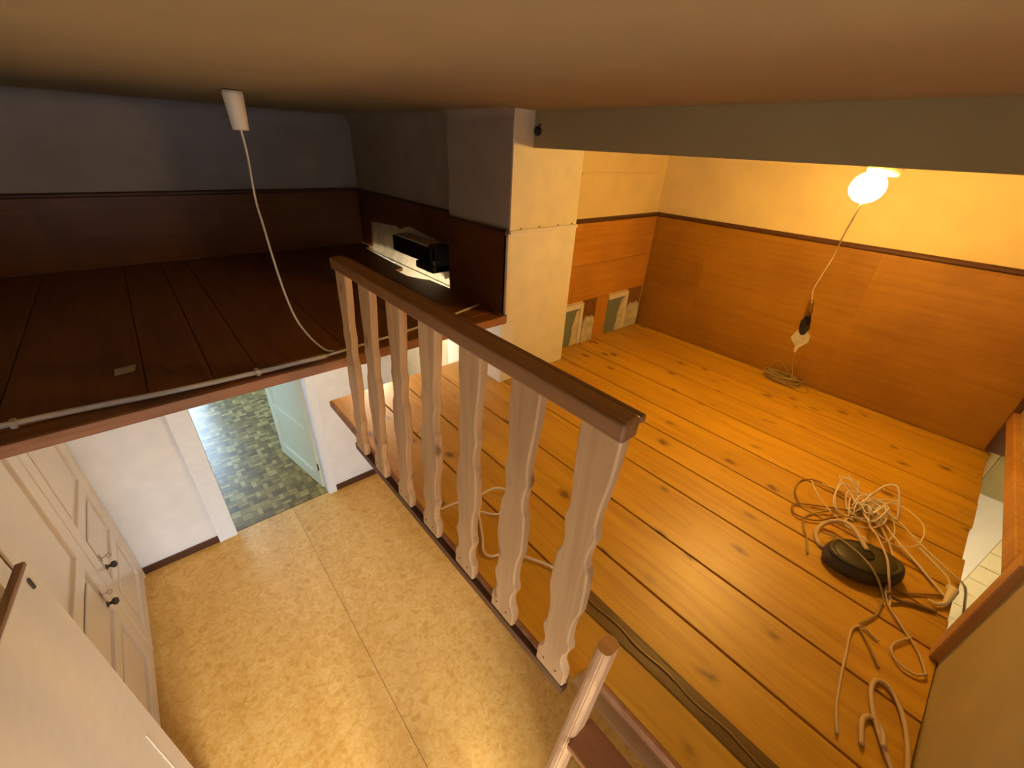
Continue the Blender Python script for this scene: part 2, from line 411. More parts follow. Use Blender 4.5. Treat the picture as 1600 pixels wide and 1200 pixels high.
# ceilings
bm = bmesh.new()
add_box(bm, -1.4, XB + .02, -2.3, YD + .1, ZC, ZC + .1)
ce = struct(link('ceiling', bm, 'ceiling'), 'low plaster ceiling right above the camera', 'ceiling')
rc = .11
arc = [(math.cos(a) * rc, math.sin(a) * rc) for a in [math.pi / 2 * i / 8 for i in range(9)]]
pts = [(YD - rc + c, ZC - rc + s) for c, s in arc] + [(YD + .001, ZC + .001)]
prism('cove', pts, 'x', -1.3, XC2 + .02, 'loft_wall', ce)
pts = [(XC2 + .012 - rc + c, ZC - rc + s) for c, s in arc] + [(XC2 + .014, ZC + .001)]
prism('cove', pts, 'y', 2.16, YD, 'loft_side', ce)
r2 = .045; arc2 = [(math.cos(a) * r2, math.sin(a) * r2) for a in [math.pi / 2 * i / 6 for i in range(7)]]
pts = [(XC - r2 + c, ZC - r2 + s) for c, s in arc2] + [(XC + .002, ZC + .001)]
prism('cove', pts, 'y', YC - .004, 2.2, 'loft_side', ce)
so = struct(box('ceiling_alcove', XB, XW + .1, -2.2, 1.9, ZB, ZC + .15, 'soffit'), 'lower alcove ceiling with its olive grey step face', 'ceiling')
# near wall with the low hatch
HX0, HZ1 = 1.425, 2.578
bm = bmesh.new()
add_box(bm, .60, HX0, YN - .04, YN, -.02, ZC); add_box(bm, HX0, XW + .1, YN - .04, YN, -.02, ZP - .2)
q = [[bm.verts.new((x, y, z)) for x, z in ((HX0, 2.56), (XW + .1, 2.42), (XW + .1, ZC), (HX0, ZC))] for y in (YN - .04, YN)]
bm.faces.new(q[0]); bm.faces.new(q[1][::-1])
for k in range(4): bm.faces.new((q[0][k], q[0][(k + 1) % 4], q[1][(k + 1) % 4], q[1][k]))
wn = struct(link('wall_near', bm, 'near_wall'), 'olive yellow wall by the hatch at the lower right', 'wall')
hfm = thing('hatch_frame', (2.1, YN, ZP), 'orange brown wooden frame around the low hatch in the right wall', 'frame')
box('jamb', HX0 - .05, HX0 + .004, YN - .045, YN + .022, ZP + .001, HZ1 + .04, 'frame_wood', hfm, .004)
box('jamb', XW - .035, XW - .001, YN - .045, YN + .022, ZP + .02, 2.52, 'dark_trim', hfm, .003)
prism('lintel', [(HX0 + .004, 2.535), (XW - .036, 2.395), (XW - .036, 2.455), (HX0 + .004, 2.595)], 'y', YN - .045, YN + .022, 'frame_wood', hfm, .004)
# room behind the hatch
struct(box('wall_hatch_side', .56, .60, -2.2, YN - .041, -.02, ZC, 'white_wall'), 'white partition of the room behind the hatch', 'wall')
bt = struct(box('wall_bath', XW, XW + .012, -2.2, YN - .041, 0, 1.985, 'white_wall'), 'white wall seen through the low hatch', 'wall')
box('shade_band', XW - .002, XW + .012, -2.2, YN - .041, 1.987, ZB - .01, 'olive', bt)  # upper part of the same wall, its shade painted as an olive strip
box('tile_bed', XW - .004, XW, -1.75, -.573, .9, 1.90, 'grout', bt)
tb = bmesh.new(); add_box(tb, -.006, 0, -.0485, .0485, -.0485, .0485, .0015, 1); tm = bpy.data.meshes.new('wall_tile'); tb.to_mesh(tm); tb.free(); tm.materials.append(M['tile'])
for i in range(11):
    for j in range(10):
        o = bpy.data.objects.new('wall_tile', tm); C.objects.link(o); o.parent = bt; o.location = (XW - .003, -.573 - .05 - i * .1, .95 + j * .1)
# back wall with its window (behind the camera)
bm = bmesh.new(); wx0, wx1, wz0, wz1 = -.68, .44, .78, 2.80
add_box(bm, -1.4, wx0, -2.3, -2.2, -.02, ZC); add_box(bm, wx1, 3.0, -2.3, -2.2, -.02, ZC)
add_box(bm, wx0, wx1, -2.3, -2.2, -.02, wz0); add_box(bm, wx0, wx1, -2.3, -2.2, wz1, ZC)
struct(link('wall_back', bm, 'white_wall'), 'wall behind the viewer holding the passage window', 'wall')
boxes('window_1', [(wx0, wx0 + .05, -2.28, -2.22, wz0, wz1), (wx1 - .05, wx1, -2.28, -2.22, wz0, wz1), (wx0 + .05, wx1 - .05, -2.28, -2.22, wz0, wz0 + .05),
                   (wx0 + .05, wx1 - .05, -2.28, -2.22, wz1 - .05, wz1), (-.15, -.11, -2.27, -2.23, wz0 + .05, wz1 - .05)], 'white_paint')
struct(bpy.data.objects['window_1'], 'white window frame in the wall behind the viewer', 'window')
# hall shell
bm = bmesh.new(); hx0, hx1, hz0, hz1 = -1.15, .06, .18, 2.9
add_box(bm, -1.7, hx0, 8.5, 8.6, -.02, ZC); add_box(bm, hx1, 2.7, 8.5, 8.6, -.02, ZC); add_box(bm, hx0, hx1, 8.5, 8.6, -.02, hz0); add_box(bm, hx0, hx1, 8.5, 8.6, hz1, ZC)
struct(link('wall_hall_end', bm, 'white_wall'), 'end wall of the hall with the balcony window', 'wall')
boxes('window_2', [(hx0, hx0 + .06, 8.52, 8.58, hz0, hz1), (hx1 - .06, hx1, 8.52, 8.58, hz0, hz1), (hx0 + .06, hx1 - .06, 8.52, 8.58, hz0, hz0 + .08), (hx0 + .06, hx1 - .06, 8.52, 8.58, hz1 - .06, hz1)], 'white_paint')
struct(bpy.data.objects['window_2'], 'white balcony window frame at the end of the hall', 'window')
struct(box('wall_hall_left', -1.7, -1.6, 3.92, 8.5, -.02, ZC, 'white_wall'), 'left wall of the hall beyond the doorway', 'wall')
struct(box('wall_hall_right', 2.6, 2.7, 3.92, 8.5, -.02, ZC, 'white_wall'), 'right wall of the hall beyond the doorway', 'wall')
struct(box('ceiling_hall', -1.7, 2.7, 3.92, 8.6, ZC, ZC + .1, 'white_wall'), 'ceiling of the hall beyond the doorway', 'ceiling')
# skirting and door casing on the far wall
struct(box('baseboard_far', XCAB, -.245, YD - .016, YD - .001, 0, .075, 'dark_trim_x', None, .003), 'dark brown skirting left of the doorway', 'baseboard')
struct(box('baseboard_right', .872, XC2 - .012, YD - .016, YD - .001, 0, .075, 'dark_trim_x', None, .003), 'dark brown skirting right of the doorway', 'baseboard')
def casing(name, x0, x1, label):
    o = struct(box(name, x0, x1, YD - .022, YD - .001, 0, DH + .05, 'casing_paint', None, .004), label, 'door casing')
    return o
c1 = casing('trim_1', -.245, DX0, 'wide white casing board on the left of the doorway')
box('casing_bead', -.248, -.228, YD - .03, YD - .02, .0, DH + .05, 'casing_paint', c1, .003)
c2 = casing('trim_2', DX1, .872, 'white casing board on the right of the doorway')
box('casing_bead', DX1 + .012, DX1 + .030, YD - .03, YD - .02, .0, DH + .05, 'casing_paint', c2, .003)
box('door_jamb', DX1 - .002, DX1 + .022, YD - .002, YD + .125, 0, DH, 'casing_paint', c2, .003)
box('door_jamb', DX0 - .022, DX0 + .002, YD - .002, YD + .125, 0, DH, 'casing_paint', c1, .003)
# the open door leaf: frame and panel
def leaf(name, hinge, ang, width, height, thick, panels, paint, stile=.11, z0=.008, parent=None):
    """leaf built along +x from the hinge, then turned; returns (parts list builder)"""
    return None
hx, hy = .783, 3.925; ex, ey = .614, 4.845
dvec = Vector((ex - hx, ey - hy, 0)); wd = dvec.length; ang = math.atan2(dvec.y, dvec.x)
d1 = bpy.data.objects.new('door_1', None); C.objects.link(d1); d1.location = (hx, hy, .008); d1.rotation_euler = (0, 0, ang); ORG[d1] = Vector((0, 0, 0))
struct(d1, 'pale green white panelled door standing open into the hall', 'door')
T = .02
box('stile', 0, .11, -T, T, 0, 2.05, 'door_paint', d1, .003); box('stile', wd - .11, wd, -T, T, 0, 2.05, 'door_paint', d1, .003)
for z0, z1 in ((0, .16), (.62, .74), (1.28, 1.40), (1.93, 2.05)): box('rail', .11, wd - .11, -T, T, z0, z1, 'door_paint', d1, .003)
for z0, z1 in ((.16, .62), (.74, 1.28), (1.40, 1.93)):
    p = box('panel', .11, wd - .11, -T + .012, T - .012, z0, z1, 'door_paint', d1)
    boxes('panel_bead', [(.11, wd - .11, -T + .003, T - .003, z0, z0 + .014), (.11, wd - .11, -T + .003, T - .003, z1 - .014, z1), (.11, .124, -T + .003, T - .003, z0 + .014, z1 - .014), (wd - .124, wd - .11, -T + .003, T - .003, z0 + .014, z1 - .014)], 'door_paint', p)
for z in (.25, 1.75): lathe('hinge', [(.007, 0), (.007, .09)], (-.004, .022, z), 'metal_dark', d1, (0, 0, 1), 10)
h = lathe('door_knob', [(.024, 0), (.024, .006), (.009, .008), (.009, .035), (.022, .042), (.026, .055), (.018, .068), (0, .07)], (wd - .055, T, 1.02), 'brass', d1, (0, 1, 0), 18)

# ------------------------------------------------------------------ right platform
edges = [.532, .739, .922, 1.152, 1.413, 1.576, 1.732, 1.936, 2.167, 2.383, 2.616, 2.85, XW - .001]
pf = struct(box('floor_platform', .60, XW - .002, YN + .001, 1.60, ZP - .16, ZP - .028, 'rail_wood'), 'raised platform floor of orange varnished pine boards', 'floor')
for i, (a, b) in enumerate(zip(edges, edges[1:])):
    g = .0038
    y1 = YG if b < XC else (YC - .010 if b < XCR + .05 else YA + .010)
    ragged = -.004 * (i % 3)
    y0 = YN + .002 if a < HX0 - .05 else YN + .002 - random.random() * .014
    if i == 0:
        prism('floor_board', [(.597, YN + .002), (b - g, YN + .002), (b - g, YG), (a, YG), (a, .300), (.597, .285)], 'z', ZP - .028, ZP, 'pine', pf, .0012)
    elif i == 1:
        box('floor_board', a + g, b - g, y0, 1.4945, ZP - .028, ZP, 'pine', pf, .002); box('floor_board', a + g, b - g, 1.4975, YG, ZP - .028, ZP, 'pine', pf, .002)
    elif i == 3:
        prism('floor_board', [(a + g, y0), (b - g, y0), (b - g, 1.645), (1.380, 1.645), (1.380, YG), (a + g, YG)], 'z', ZP - .028, ZP, 'pine', pf, .0012)
    elif i == 6:
        box('floor_board', a + g, b - g, y0, YC - .010, ZP - .028, ZP, 'pine', pf, .002)
    elif i == 0: pass
    else: box('floor_board', a + g, b - g, y0, y1, ZP - .028, ZP, 'pine', pf, .002)
box('edge_trim', .520, .532, .30, YG, ZP - .034, ZP - .001, 'beam_wood', pf, .002)
box('edge_trim', .585, .597, YN + .002, .285, ZP - .034, ZP - .001, 'beam_wood', pf, .002)
tp = tag(prism('joint_strip', [(.712, YN + .004), (.772, YN + .004), (.768, .1), (.772, .42), (.768, .52), (.716, .52), (.708, .42), (.714, .1)], 'z', ZP + .0002, ZP + .0035, 'tape'),
         'grimy dark strip covering a floor joint by the ladder', 'strip')
tube('wire', [(.742 + .004 * math.sin(i * 1.7), .515 - i * .045, ZP + .0055) for i in range(19)], .0022, 'brass', tp, 3, 6)

# ------------------------------------------------------------------ loft floor
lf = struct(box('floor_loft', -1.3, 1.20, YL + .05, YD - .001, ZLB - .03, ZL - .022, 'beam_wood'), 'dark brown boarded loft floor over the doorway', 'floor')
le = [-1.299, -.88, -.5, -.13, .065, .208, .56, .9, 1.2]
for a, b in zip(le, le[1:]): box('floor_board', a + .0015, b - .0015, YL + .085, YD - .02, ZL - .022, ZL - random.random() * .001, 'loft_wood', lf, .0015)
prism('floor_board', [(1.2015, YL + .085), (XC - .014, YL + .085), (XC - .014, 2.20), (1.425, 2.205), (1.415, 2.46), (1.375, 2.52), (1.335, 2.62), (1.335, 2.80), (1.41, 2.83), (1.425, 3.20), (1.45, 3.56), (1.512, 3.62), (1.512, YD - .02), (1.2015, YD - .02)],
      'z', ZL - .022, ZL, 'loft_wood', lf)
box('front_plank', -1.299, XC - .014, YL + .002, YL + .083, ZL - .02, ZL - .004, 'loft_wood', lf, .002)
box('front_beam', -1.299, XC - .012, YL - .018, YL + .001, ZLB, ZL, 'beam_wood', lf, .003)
prism('splinter', [(.56, ZLB + .004), (.66, ZLB + .004), (.605, ZLB - .014), (.585, ZLB - .012)], 'y', YL - .012, YL - .004, 'beam_wood', lf)

# ------------------------------------------------------------------ railing
rl = thing('railing', (.505, .92, ZP - .04), 'wooden railing with seven scalloped pine balusters along the platform edge', 'railing')
box('handrail', .476, .519, .268, 1.497, 3.034, 3.072, 'rail_wood', rl, .005)
box('handrail_lip', .519, .534, .268, 1.497, 3.056, 3.070, 'rail_wood', rl, .003)
prof = [(0, .0465), (.062, .0465), (.072, .045), (.095, .033), (.115, .031), (.135, .031), (.155, .034), (.178, .040), (.190, .0425), (.205, .0425), (.222, .036), (.25, .034),
        (.285, .034), (.32, .036), (.352, .040), (.375, .0445), (.39, .0455), (.42, .0450), (.47, .0440), (.51, .042), (.535, .040), (.55, .034), (.57, .031), (.60, .031),
        (.625, .034), (.65, .038), (.662, .039), (.675, .036), (.70, .0325), (.74, .033), (.78, .036), (.83, .0395), (.88, .0415), (.93, .042), (1, .042)]
tops = [1.505, 1.307, 1.106, .912, .718, .523, .330]
bots = [(.492, 1.548), (.496, 1.360), (.499, 1.150), (.502, .962), (.504, .752), (.505, .556), (.505, .352)]
ZB0, ZB1 = 2.196, 3.058
for yt, (xb, yb) in zip(tops, bots):
    bm = bmesh.new(); F = {}
    ch = .004
    layers = [(0, ch), (ch, 0), (.026 - ch, 0), (.026, ch)]
    rings = []
    for t_, hw in prof:
        z = ZB0 + t_ * (ZB1 - ZB0); yc = yb + (yt - yb) * t_; x = xb + (.508 - xb) * t_
        hw = .0455 + (hw - .0425) * 1.1
        row = [bm.verts.new((x + d, yc + hw - c, z)) for d, c in layers] + [bm.verts.new((x + d, yc - hw + c, z)) for d, c in reversed(layers)]
        rings.append(row)
    for A, B in zip(rings, rings[1:]):
        for k in range(8): bm.faces.new((A[k], A[(k + 1) % 8], B[(k + 1) % 8], B[k]))
    bm.faces.new(rings[0][::-1]); bm.faces.new(rings[-1])
    b = link('baluster', bm, 'raw_pine', rl)
    for zz in (.03, .022):
        s_ = 1 if zz == .03 else -1
        lathe('nail_head', [(.0032, 0), (.0032, .001), (0, .0014)], (xb, yb + s_ * .022, ZB0 + .035), 'metal_dark', b, (-1, 0, 0), 8)
bm = bmesh.new()
A = [(.505, .300), (.528, .300), (.519, 1.62), (.494, 1.62)]
prv = [[bm.verts.new((x, y, z)) for x, y in A] for z in (2.160, 2.192)]
bm.faces.new(prv[0][::-1]); bm.faces.new(prv[1])
for k in range(4): bm.faces.new((prv[0][k], prv[0][(k + 1) % 4], prv[1][(k + 1) % 4], prv[1][k]))
link('bottom_rail', bm, 'dark_trim', rl)

# ------------------------------------------------------------------ ladder
ld = thing('ladder', (.02, 0, 0), 'light wooden ladder leaning on the platform edge', 'ladder')
def stile(yc):
    top = Vector((.583, yc, 2.385)); bot = Vector((.04, yc, .01)); d = (top - bot).normalized(); a = Vector((0, 1, 0)); b = d.cross(a)
    bm = bmesh.new(); sec = []
    hw, hd, c = .020, .032, .011
    for u, v in ((-hw + c, -hd), (hw - c, -hd), (hw, -hd + c), (hw, hd - c), (hw - c, hd), (-hw + c, hd), (-hw, hd - c), (-hw, -hd + c)): sec.append(a * u + b * v)
    rr = [[bm.verts.new(p + s_) for s_ in sec] for p in (bot, top)]
    for k in range(8): bm.faces.new((rr[0][k], rr[0][(k + 1) % 8], rr[1][(k + 1) % 8], rr[1][k]))
    bm.faces.new(rr[0][::-1]); bm.faces.new(rr[1])
    bmesh.ops.bevel(bm, geom=[e for e in bm.edges if abs((e.verts[0].co - e.verts[1].co).normalized().dot(d)) > .9], offset=.003, segments=2, affect='EDGES')
    o = link('stile', bm, 'ladder_wood', ld); o.data.materials.append(M['tread_wood'])
    for p in o.data.polygons:
        if p.normal.dot(d) > .9: p.material_index = 1
    return o
stile(.245); stile(-.205)
for k in range(8):
    z = .285 + k * .255; x = .04 + (.583 - .04) * z / 2.385
    box('tread', x - .045, x + .05, -.188, .228, z - .012, z + .012, 'tread_wood', ld, .004)

# ------------------------------------------------------------------ fitted wardrobe on the left
wb = thing('wardrobe', (XCAB - .2, 2.4, 0), 'tall cream fitted wardrobe with panelled doors along the left wall', 'wardrobe')
box('body', -1.299, XCAB - .03, .4, YD - .002, 0, 2.52, 'cab_paint', wb)
box('plinth', XCAB - .03, XCAB - .012, .4, YD - .03, 0, .03, 'cab_paint', wb)
box('filler_strip', XCAB - .03, XCAB, YD - .05, YD - .018, 0, 2.52, 'cab_paint', wb, .003)
def wdoor(y0, y1, proud0, proud1, knob_y, lab=None):
    """panelled wardrobe door between y0 < y1; proud = how far each end stands out"""
    X = lambda y: XCAB + proud0 + (proud1 - proud0) * (y - y0) / (y1 - y0)
    bm = bmesh.new()
    def slab(ya, yb, za, zb, dep0, dep1, bev):
        r = bmesh.new(); add_box(r, -dep0, -dep1, ya, yb, za, zb, bev)
        for v in r.verts: v.co.x += X(v.co.y)
        return r
    st = .125
    r = bmesh.new()
    for ya, yb, za, zb in [(y0, y0 + st, .045, 2.45), (y1 - st, y1, .045, 2.45)] + [(y0 + st, y1 - st, q0, q1) for q0, q1 in ((.045, .19), (.63, .73), (1.13, 1.24), (2.32, 2.45))]: add_box(r, -.028, 0, ya, yb, za, zb, .004)
    for v in r.verts: v.co.x += X(v.co.y)
    o = link('door', r, 'cab_paint', wb)
    for za, zb in ((.19, .63), (.73, 1.13), (1.24, 2.32)):
        link('panel', slab(y0 + st, y1 - st, za, zb, .027, .020, 0), 'cab_paint', o)
        link('raised_field', slab(y0 + st + .05, y1 - st - .05, za + .05, zb - .05, .018, .006, .009), 'cab_paint', o)
    kx = X(knob_y)
    lathe('knob', [(.020, 0), (.020, .004), (.010, .008), (.010, .022), (.021, .030), (.024, .042), (.016, .054), (0, .057)], (kx, knob_y, .835), 'metal_dark', o, (1, 0, 0), 16)
    box('escutcheon', kx, kx + .003, knob_y - .012, knob_y + .012, .895, .955, 'brass', o, .002)
    bm = bmesh.new(); add_tube(bm, [(kx + .002, knob_y, .925), (kx + .028, knob_y, .925)], .003, 8)
    add_tube(bm, [(kx + .040 + .013 * math.cos(t), knob_y + .0, .925 + .013 * math.sin(t)) for t in [2 * math.pi * k / 14 for k in range(14)]], .003, 6, True)
    link('key', bm, 'metal', o, True)
    return o
wdoor(2.926, YD - .052, .006, -.002, 3.09)
wdoor(2.06, 2.918, .0, .004, 2.752)
# wardrobe leaf standing ajar in the foreground
lx = thing('wardrobe_leaf', (-.66, 1.3, .05), 'plain cream cupboard leaf with a raw brown top edge, standing ajar in the foreground', 'cupboard door')
def ypl(y): return -.60 + (y - 1.72) * .107
bm = bmesh.new(); add_box(bm, -.026, 0, .85, 1.72, .05, 2.135, .004)
for v in bm.verts: v.co.x += ypl(v.co.y)
link('leaf', bm, 'cab_paint', lx)
bm = bmesh.new(); add_box(bm, -.026, -.002, .85, 1.716, 2.135, 2.150, .002)
for v in bm.verts: v.co.x += ypl(v.co.y)
link('top_edge', bm, 'raw_edge', lx)
bm = bmesh.new(); add_box(bm, .0, .006, 1.655, 1.667, 2.07, 2.115, .002)
for v in bm.verts: v.co.x += ypl(v.co.y)
link('catch', bm, 'metal_dark', lx)
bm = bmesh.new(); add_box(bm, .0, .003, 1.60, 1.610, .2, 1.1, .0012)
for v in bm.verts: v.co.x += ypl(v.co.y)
link('edge_highlight', bm, 'cab_paint', lx)  # thin raised strip standing in for a soft highlight on the leaf
box('hinge_post', -.80, -.695, .80, .85, 0, 2.3, 'cab_paint', lx, .004)

# ------------------------------------------------------------------ lamps
la = thing('ceiling_lamp', (2.10, .425, ZB), 'glowing round opal lamp on the alcove ceiling', 'lamp')
lathe('lamp_base', [(.052, 0), (.054, -.008), (.050, -.022), (.042, -.028)], (2.12, .408, ZB - .0005), 'plastic_white', la, (0, 0, 1), 32)
def globe(name, c, r, mat, parent, sq=1.0):
    bm = bmesh.new(); bmesh.ops.create_uvsphere(bm, u_segments=32, v_segments=20, radius=r)
    for v in bm.verts: v.co.z *= sq; v.co += Vector(c)
    return link(name, bm, mat, parent, True)
globe('globe', (2.085, .430, ZB - .068), .055, 'bulb', la, .95)
ul = thing('loft_lamp', (1.02, 2.62, ZLB - .03), 'round opal lamp under the loft boards', 'lamp')
lathe('lamp_base', [(.06, 0), (.06, -.012), (.012, -.02), (.012, -.08), (.03, -.085), (.03, -.12)], (1.02, 2.62, ZLB - .031), 'plastic_white', ul)
globe('globe', (1.02, 2.62, ZLB - .20), .07, 'under', ul)
bl_ = thing('bath_lamp', (2.2, -.40, 1.5), 'round opal wall lamp in the room behind the hatch', 'lamp')
lathe('lamp_base', [(.045, 0), (.045, .012), (.03, .02)], (2.2, YN - .041, 1.48), 'plastic_white', bl_, (0, -1, 0))
globe('globe', (2.2, YN - .041 - .072, 1.48), .055, 'bath', bl_)

# ceiling cord cup with its hanging cable
cu = thing('cord_cup', (.465, 2.313, ZC), 'white plastic cord cup on the ceiling with a cable hanging to the loft edge', 'ceiling fitting')
lathe('cup', [(.030, -.004), (.038, -.004), (.0385, -.02), (.031, -.138), (.027, -.142), (.004, -.142)], (.465, 2.313, ZC), 'plastic_white', cu, (0, 0, 1), 28)
lathe('cup_rim', [(.030, 0), (.030, -.006)], (.465, 2.313, ZC), 'metal_dark', cu)
tube('cable', [(.465, 2.313, 3.435), (.462, 2.29, 3.33), (.437, 2.21, 3.18), (.425, 2.12, 3.08), (.415, 2.03, 2.96), (.410, 1.94, 2.835), (.418, 1.87, 2.735), (.445, 1.80, 2.665), (.475, 1.745, 2.628), (.50, 1.715, 2.625)], .0042, 'cord_white', cu, 8, 8)
cd = thing('cable_conduit', (.4, 1.70, ZL), 'pale conduit pipe lying along the front edge of the loft', 'conduit')
tube('pipe', [(-1.25, 1.76, ZL + .010), (-.474, 1.747, ZL + .010), (-.006, 1.695, ZL + .010), (.457, 1.682, ZL + .008)], .010, 'pipe', cd, 6, 10)
tube('pipe_extension', [(.45, 1.684, ZL + .008), (.957, 1.756, ZL + .007), (1.385, 1.86, ZL + .007)], .006, 'pipe', cd, 6, 8)
for x_, y_ in ((-.45, 1.745), (.2, 1.688), (.80, 1.735)):
    box('clip', x_ - .008, x_ + .008, y_ - .015, y_ + .015, ZL - .003, ZL + .022, 'pipe', cd, .003)
tag(prism('paper_scrap', [(-.215, 1.965), (-.155, 1.975), (-.150, 2.035), (-.213, 2.028)], 'z', ZL + .0003, ZL + .0015, 'grey_top'), 'small pale paper scrap on the dark loft floor', 'paper')

# black box by the torn wall strip
bx = thing('black_device', (1.46, 2.64, 2.70), 'black box with a grey top in the torn wall strip of the loft', 'device')
box('housing', 1.385, 1.515, 2.38, 2.90, 2.735, 2.842, 'black', bx, .008)
box('cover', 1.392, 1.505, 2.43, 2.875, 2.842, 2.852, 'grey_top', bx, .003)
box('end_block', 1.40, 1.515, 2.345, 2.43, 2.69, 2.858, 'black', bx, .006)
box('foot', 1.375, 1.515, 2.345, 2.56, 2.690, 2.735, 'black', bx, .004)
box('label_plate', 1.398, 1.402, 2.352, 2.376, 2.72, 2.765, 'plastic_white', bx, .001)
tag(prism('plaster_flap', [(2.40, 2.625), (2.62, 2.625), (2.60, 2.675), (2.52, 2.69), (2.42, 2.68)], 'x', 1.500, 1.526, 'old_plaster'), 'crumbled plaster lump under the black box', 'plaster')
# black cap on the step face
cp = thing('wall_grommet', (XB, 1.63, 3.496), 'small black round cap on the step of the ceiling', 'cap')
lathe('disc', [(.020, 0), (.021, .006), (.017, .012), (0, .014)], (XB - .0005, 1.63, 3.494), 'black', cp, (-1, 0, 0), 20)
tube('stub', [(XB - .008, 1.618, 3.510), (XB - .010, 1.608, 3.522)], .004, 'black', cp, 2, 8)

# ------------------------------------------------------------------ framed hatches at the foot of the alcove end wall
def small_hatch(x0, x1, label, lump):
    t = thing('inspection_hatch', ((x0 + x1) / 2, YA, ZP), label, 'hatch', 'small framed hatches')
    z1 = 2.514
    box('board', x0, x1 - .02, YA + .006, YA + .013, ZP + .001, z1 - .02, 'pane', t)
    box('frame_side', x1 - .032, x1, YA - .008, YA + .013, ZP + .001, z1, 'plastic_white', t, .003)
    box('frame_top', x0, x1 - .032, YA - .008, YA + .013, z1 - .035, z1, 'plastic_white', t, .003)
    bm = bmesh.new(); a = x1 - .032
    pts = [(a - .075, ZP + .001), (a, ZP + .001), (a, z1 - .05), (a - .03, z1 - .06), (a - .045, z1 - .13), (a - .06, z1 - .17), (a - .055, z1 - .22)]
    bm.free(); prism('torn_filler', pts, 'y', YA + .001, YA + .007, 'old_plaster', t)
    return t
small_hatch(1.955, 2.215, 'grey green hatch in a white frame next to the column', 0)
small_hatch(2.495, 2.735, 'grey green hatch in a white frame near the wall corner', 0)
tag(box('wall_stud', 2.352, 2.485, YA - .006, YA + .012, ZP + .001, 2.527, 'ply_light', None, .002), 'orange wooden stud between the two small hatches', 'stud')
tag(prism('plaster_lump', [(2.222, ZP), (2.345, ZP), (2.345, 2.37), (2.325, 2.40), (2.30, 2.39), (2.27, 2.405), (2.235, 2.37), (2.222, 2.33)], 'y', YA - .012, YA + .011, 'old_plaster', None, .006), 'rough plaster lump beside the orange stud', 'plaster')
tag(prism('plaster_lump', [(2.738, ZP), (2.895, ZP), (2.905, 2.30), (2.900, 2.375), (2.87, 2.41), (2.83, 2.395), (2.79, 2.41), (2.76, 2.37), (2.738, 2.36)], 'y', YA - .012, YA + .011, 'old_plaster', None, .006), 'rough plaster lump in the alcove corner', 'plaster')
box('hollow_back', 2.22, 2.35, YA + .010, YA + .0125, ZP, 2.527, 'rail_wood', wa); box('hollow_back', 2.735, XW - .001, YA + .010, YA + .0125, ZP, 2.527, 'rail_wood', wa)

# ------------------------------------------------------------------ lamp cord and opening on the right wall
lc = thing('lamp_cord', (2.6, .55, 2.72), 'thin lamp cord drooping from the glowing lamp to a dark plug on the brown wall', 'cord')
tube('cord', [(2.125, .437, 3.30), (2.28, .475, 3.235), (2.50, .53, 3.135), (2.66, .565, 3.045), (2.72, .585, 2.975), (2.77, .612, 2.87), (2.80, .625, 2.80), (2.83, .618, 2.745)], .0032, 'cord_white', lc, 8, 8)
pl = [(2.83, .618, 2.745), (2.835, .616, 2.725), (2.84, .612, 2.70), (2.845, .608, 2.68), (2.85, .604, 2.66)]
bm = bmesh.new(); add_tube(bm, pl, [.009, .013, .010, .012, .006], 10); link('plug', bm, 'brass', lc, True)
tube('lead', [(2.85, .604, 2.66), (2.87, .598, 2.63), (2.905, .60, 2.60), (2.918, .612, 2.58)], .004, 'black', lc, 6, 8)
wh = thing('wall_opening', (XW, .617, 2.44), 'pale torn patch with a dark hole low on the brown wall', 'wall patch')
prism('torn_patch', [(.668, 2.475), (.650, 2.525), (.632, 2.545), (.600, 2.54), (.575, 2.52), (.570, 2.475), (.588, 2.45), (.606, 2.425), (.612, 2.388), (.622, 2.392), (.628, 2.43), (.650, 2.452)], 'x', XW - .003, XW + .001, 'old_plaster', wh)
prism('scorched_hole', [(.645, 2.545), (.650, 2.59), (.636, 2.625), (.612, 2.62), (.598, 2.585), (.592, 2.55), (.604, 2.512), (.622, 2.505), (.636, 2.52)], 'x', XW - .005, XW - .0005, 'black', wh)
cw = thing('wire_coil', (2.83, .60, ZP), 'small coil of tan wire on the boards below the wall patch', 'wire coil')
tube('wire', [(XW - .008, .612, 2.395), (XW - .014, .604, 2.33), (XW - .02, .585, 2.28), (2.87, .56, 2.24), (2.84, .60, 2.30), (2.86, .67, 2.33), (2.85, .70, 2.26), (2.82, .68, 2.222)], .003, 'cord_tan', cw, 8, 6)
bm = bmesh.new()
for k in range(14):
    rx, ry = .030 + .006 * (k % 4), .060 + .010 * ((k * 3) % 5); ox, oy = random.uniform(-.008, .008), random.uniform(-.02, .02); zt = ZP + .005 + .0035 * k
    ph = random.random() * 6
    add_tube(bm, [(2.850 + ox + rx * math.cos(a + ph), .61 + oy + ry * math.sin(a + ph) , zt + .004 * math.sin(2 * a)) for a in [2 * math.pi * i / 24 for i in range(24)]], .0034, 6, True)
link('turns', bm, 'cord_tan', cw, True)
tube('loose_end', [(2.82, .56, ZP + .006), (2.79, .50, ZP + .004), (2.82, .45, ZP + .004), (2.87, .47, ZP + .01), (2.87, .53, ZP + .02)], .0026, 'cord_tan', cw, 8, 6)

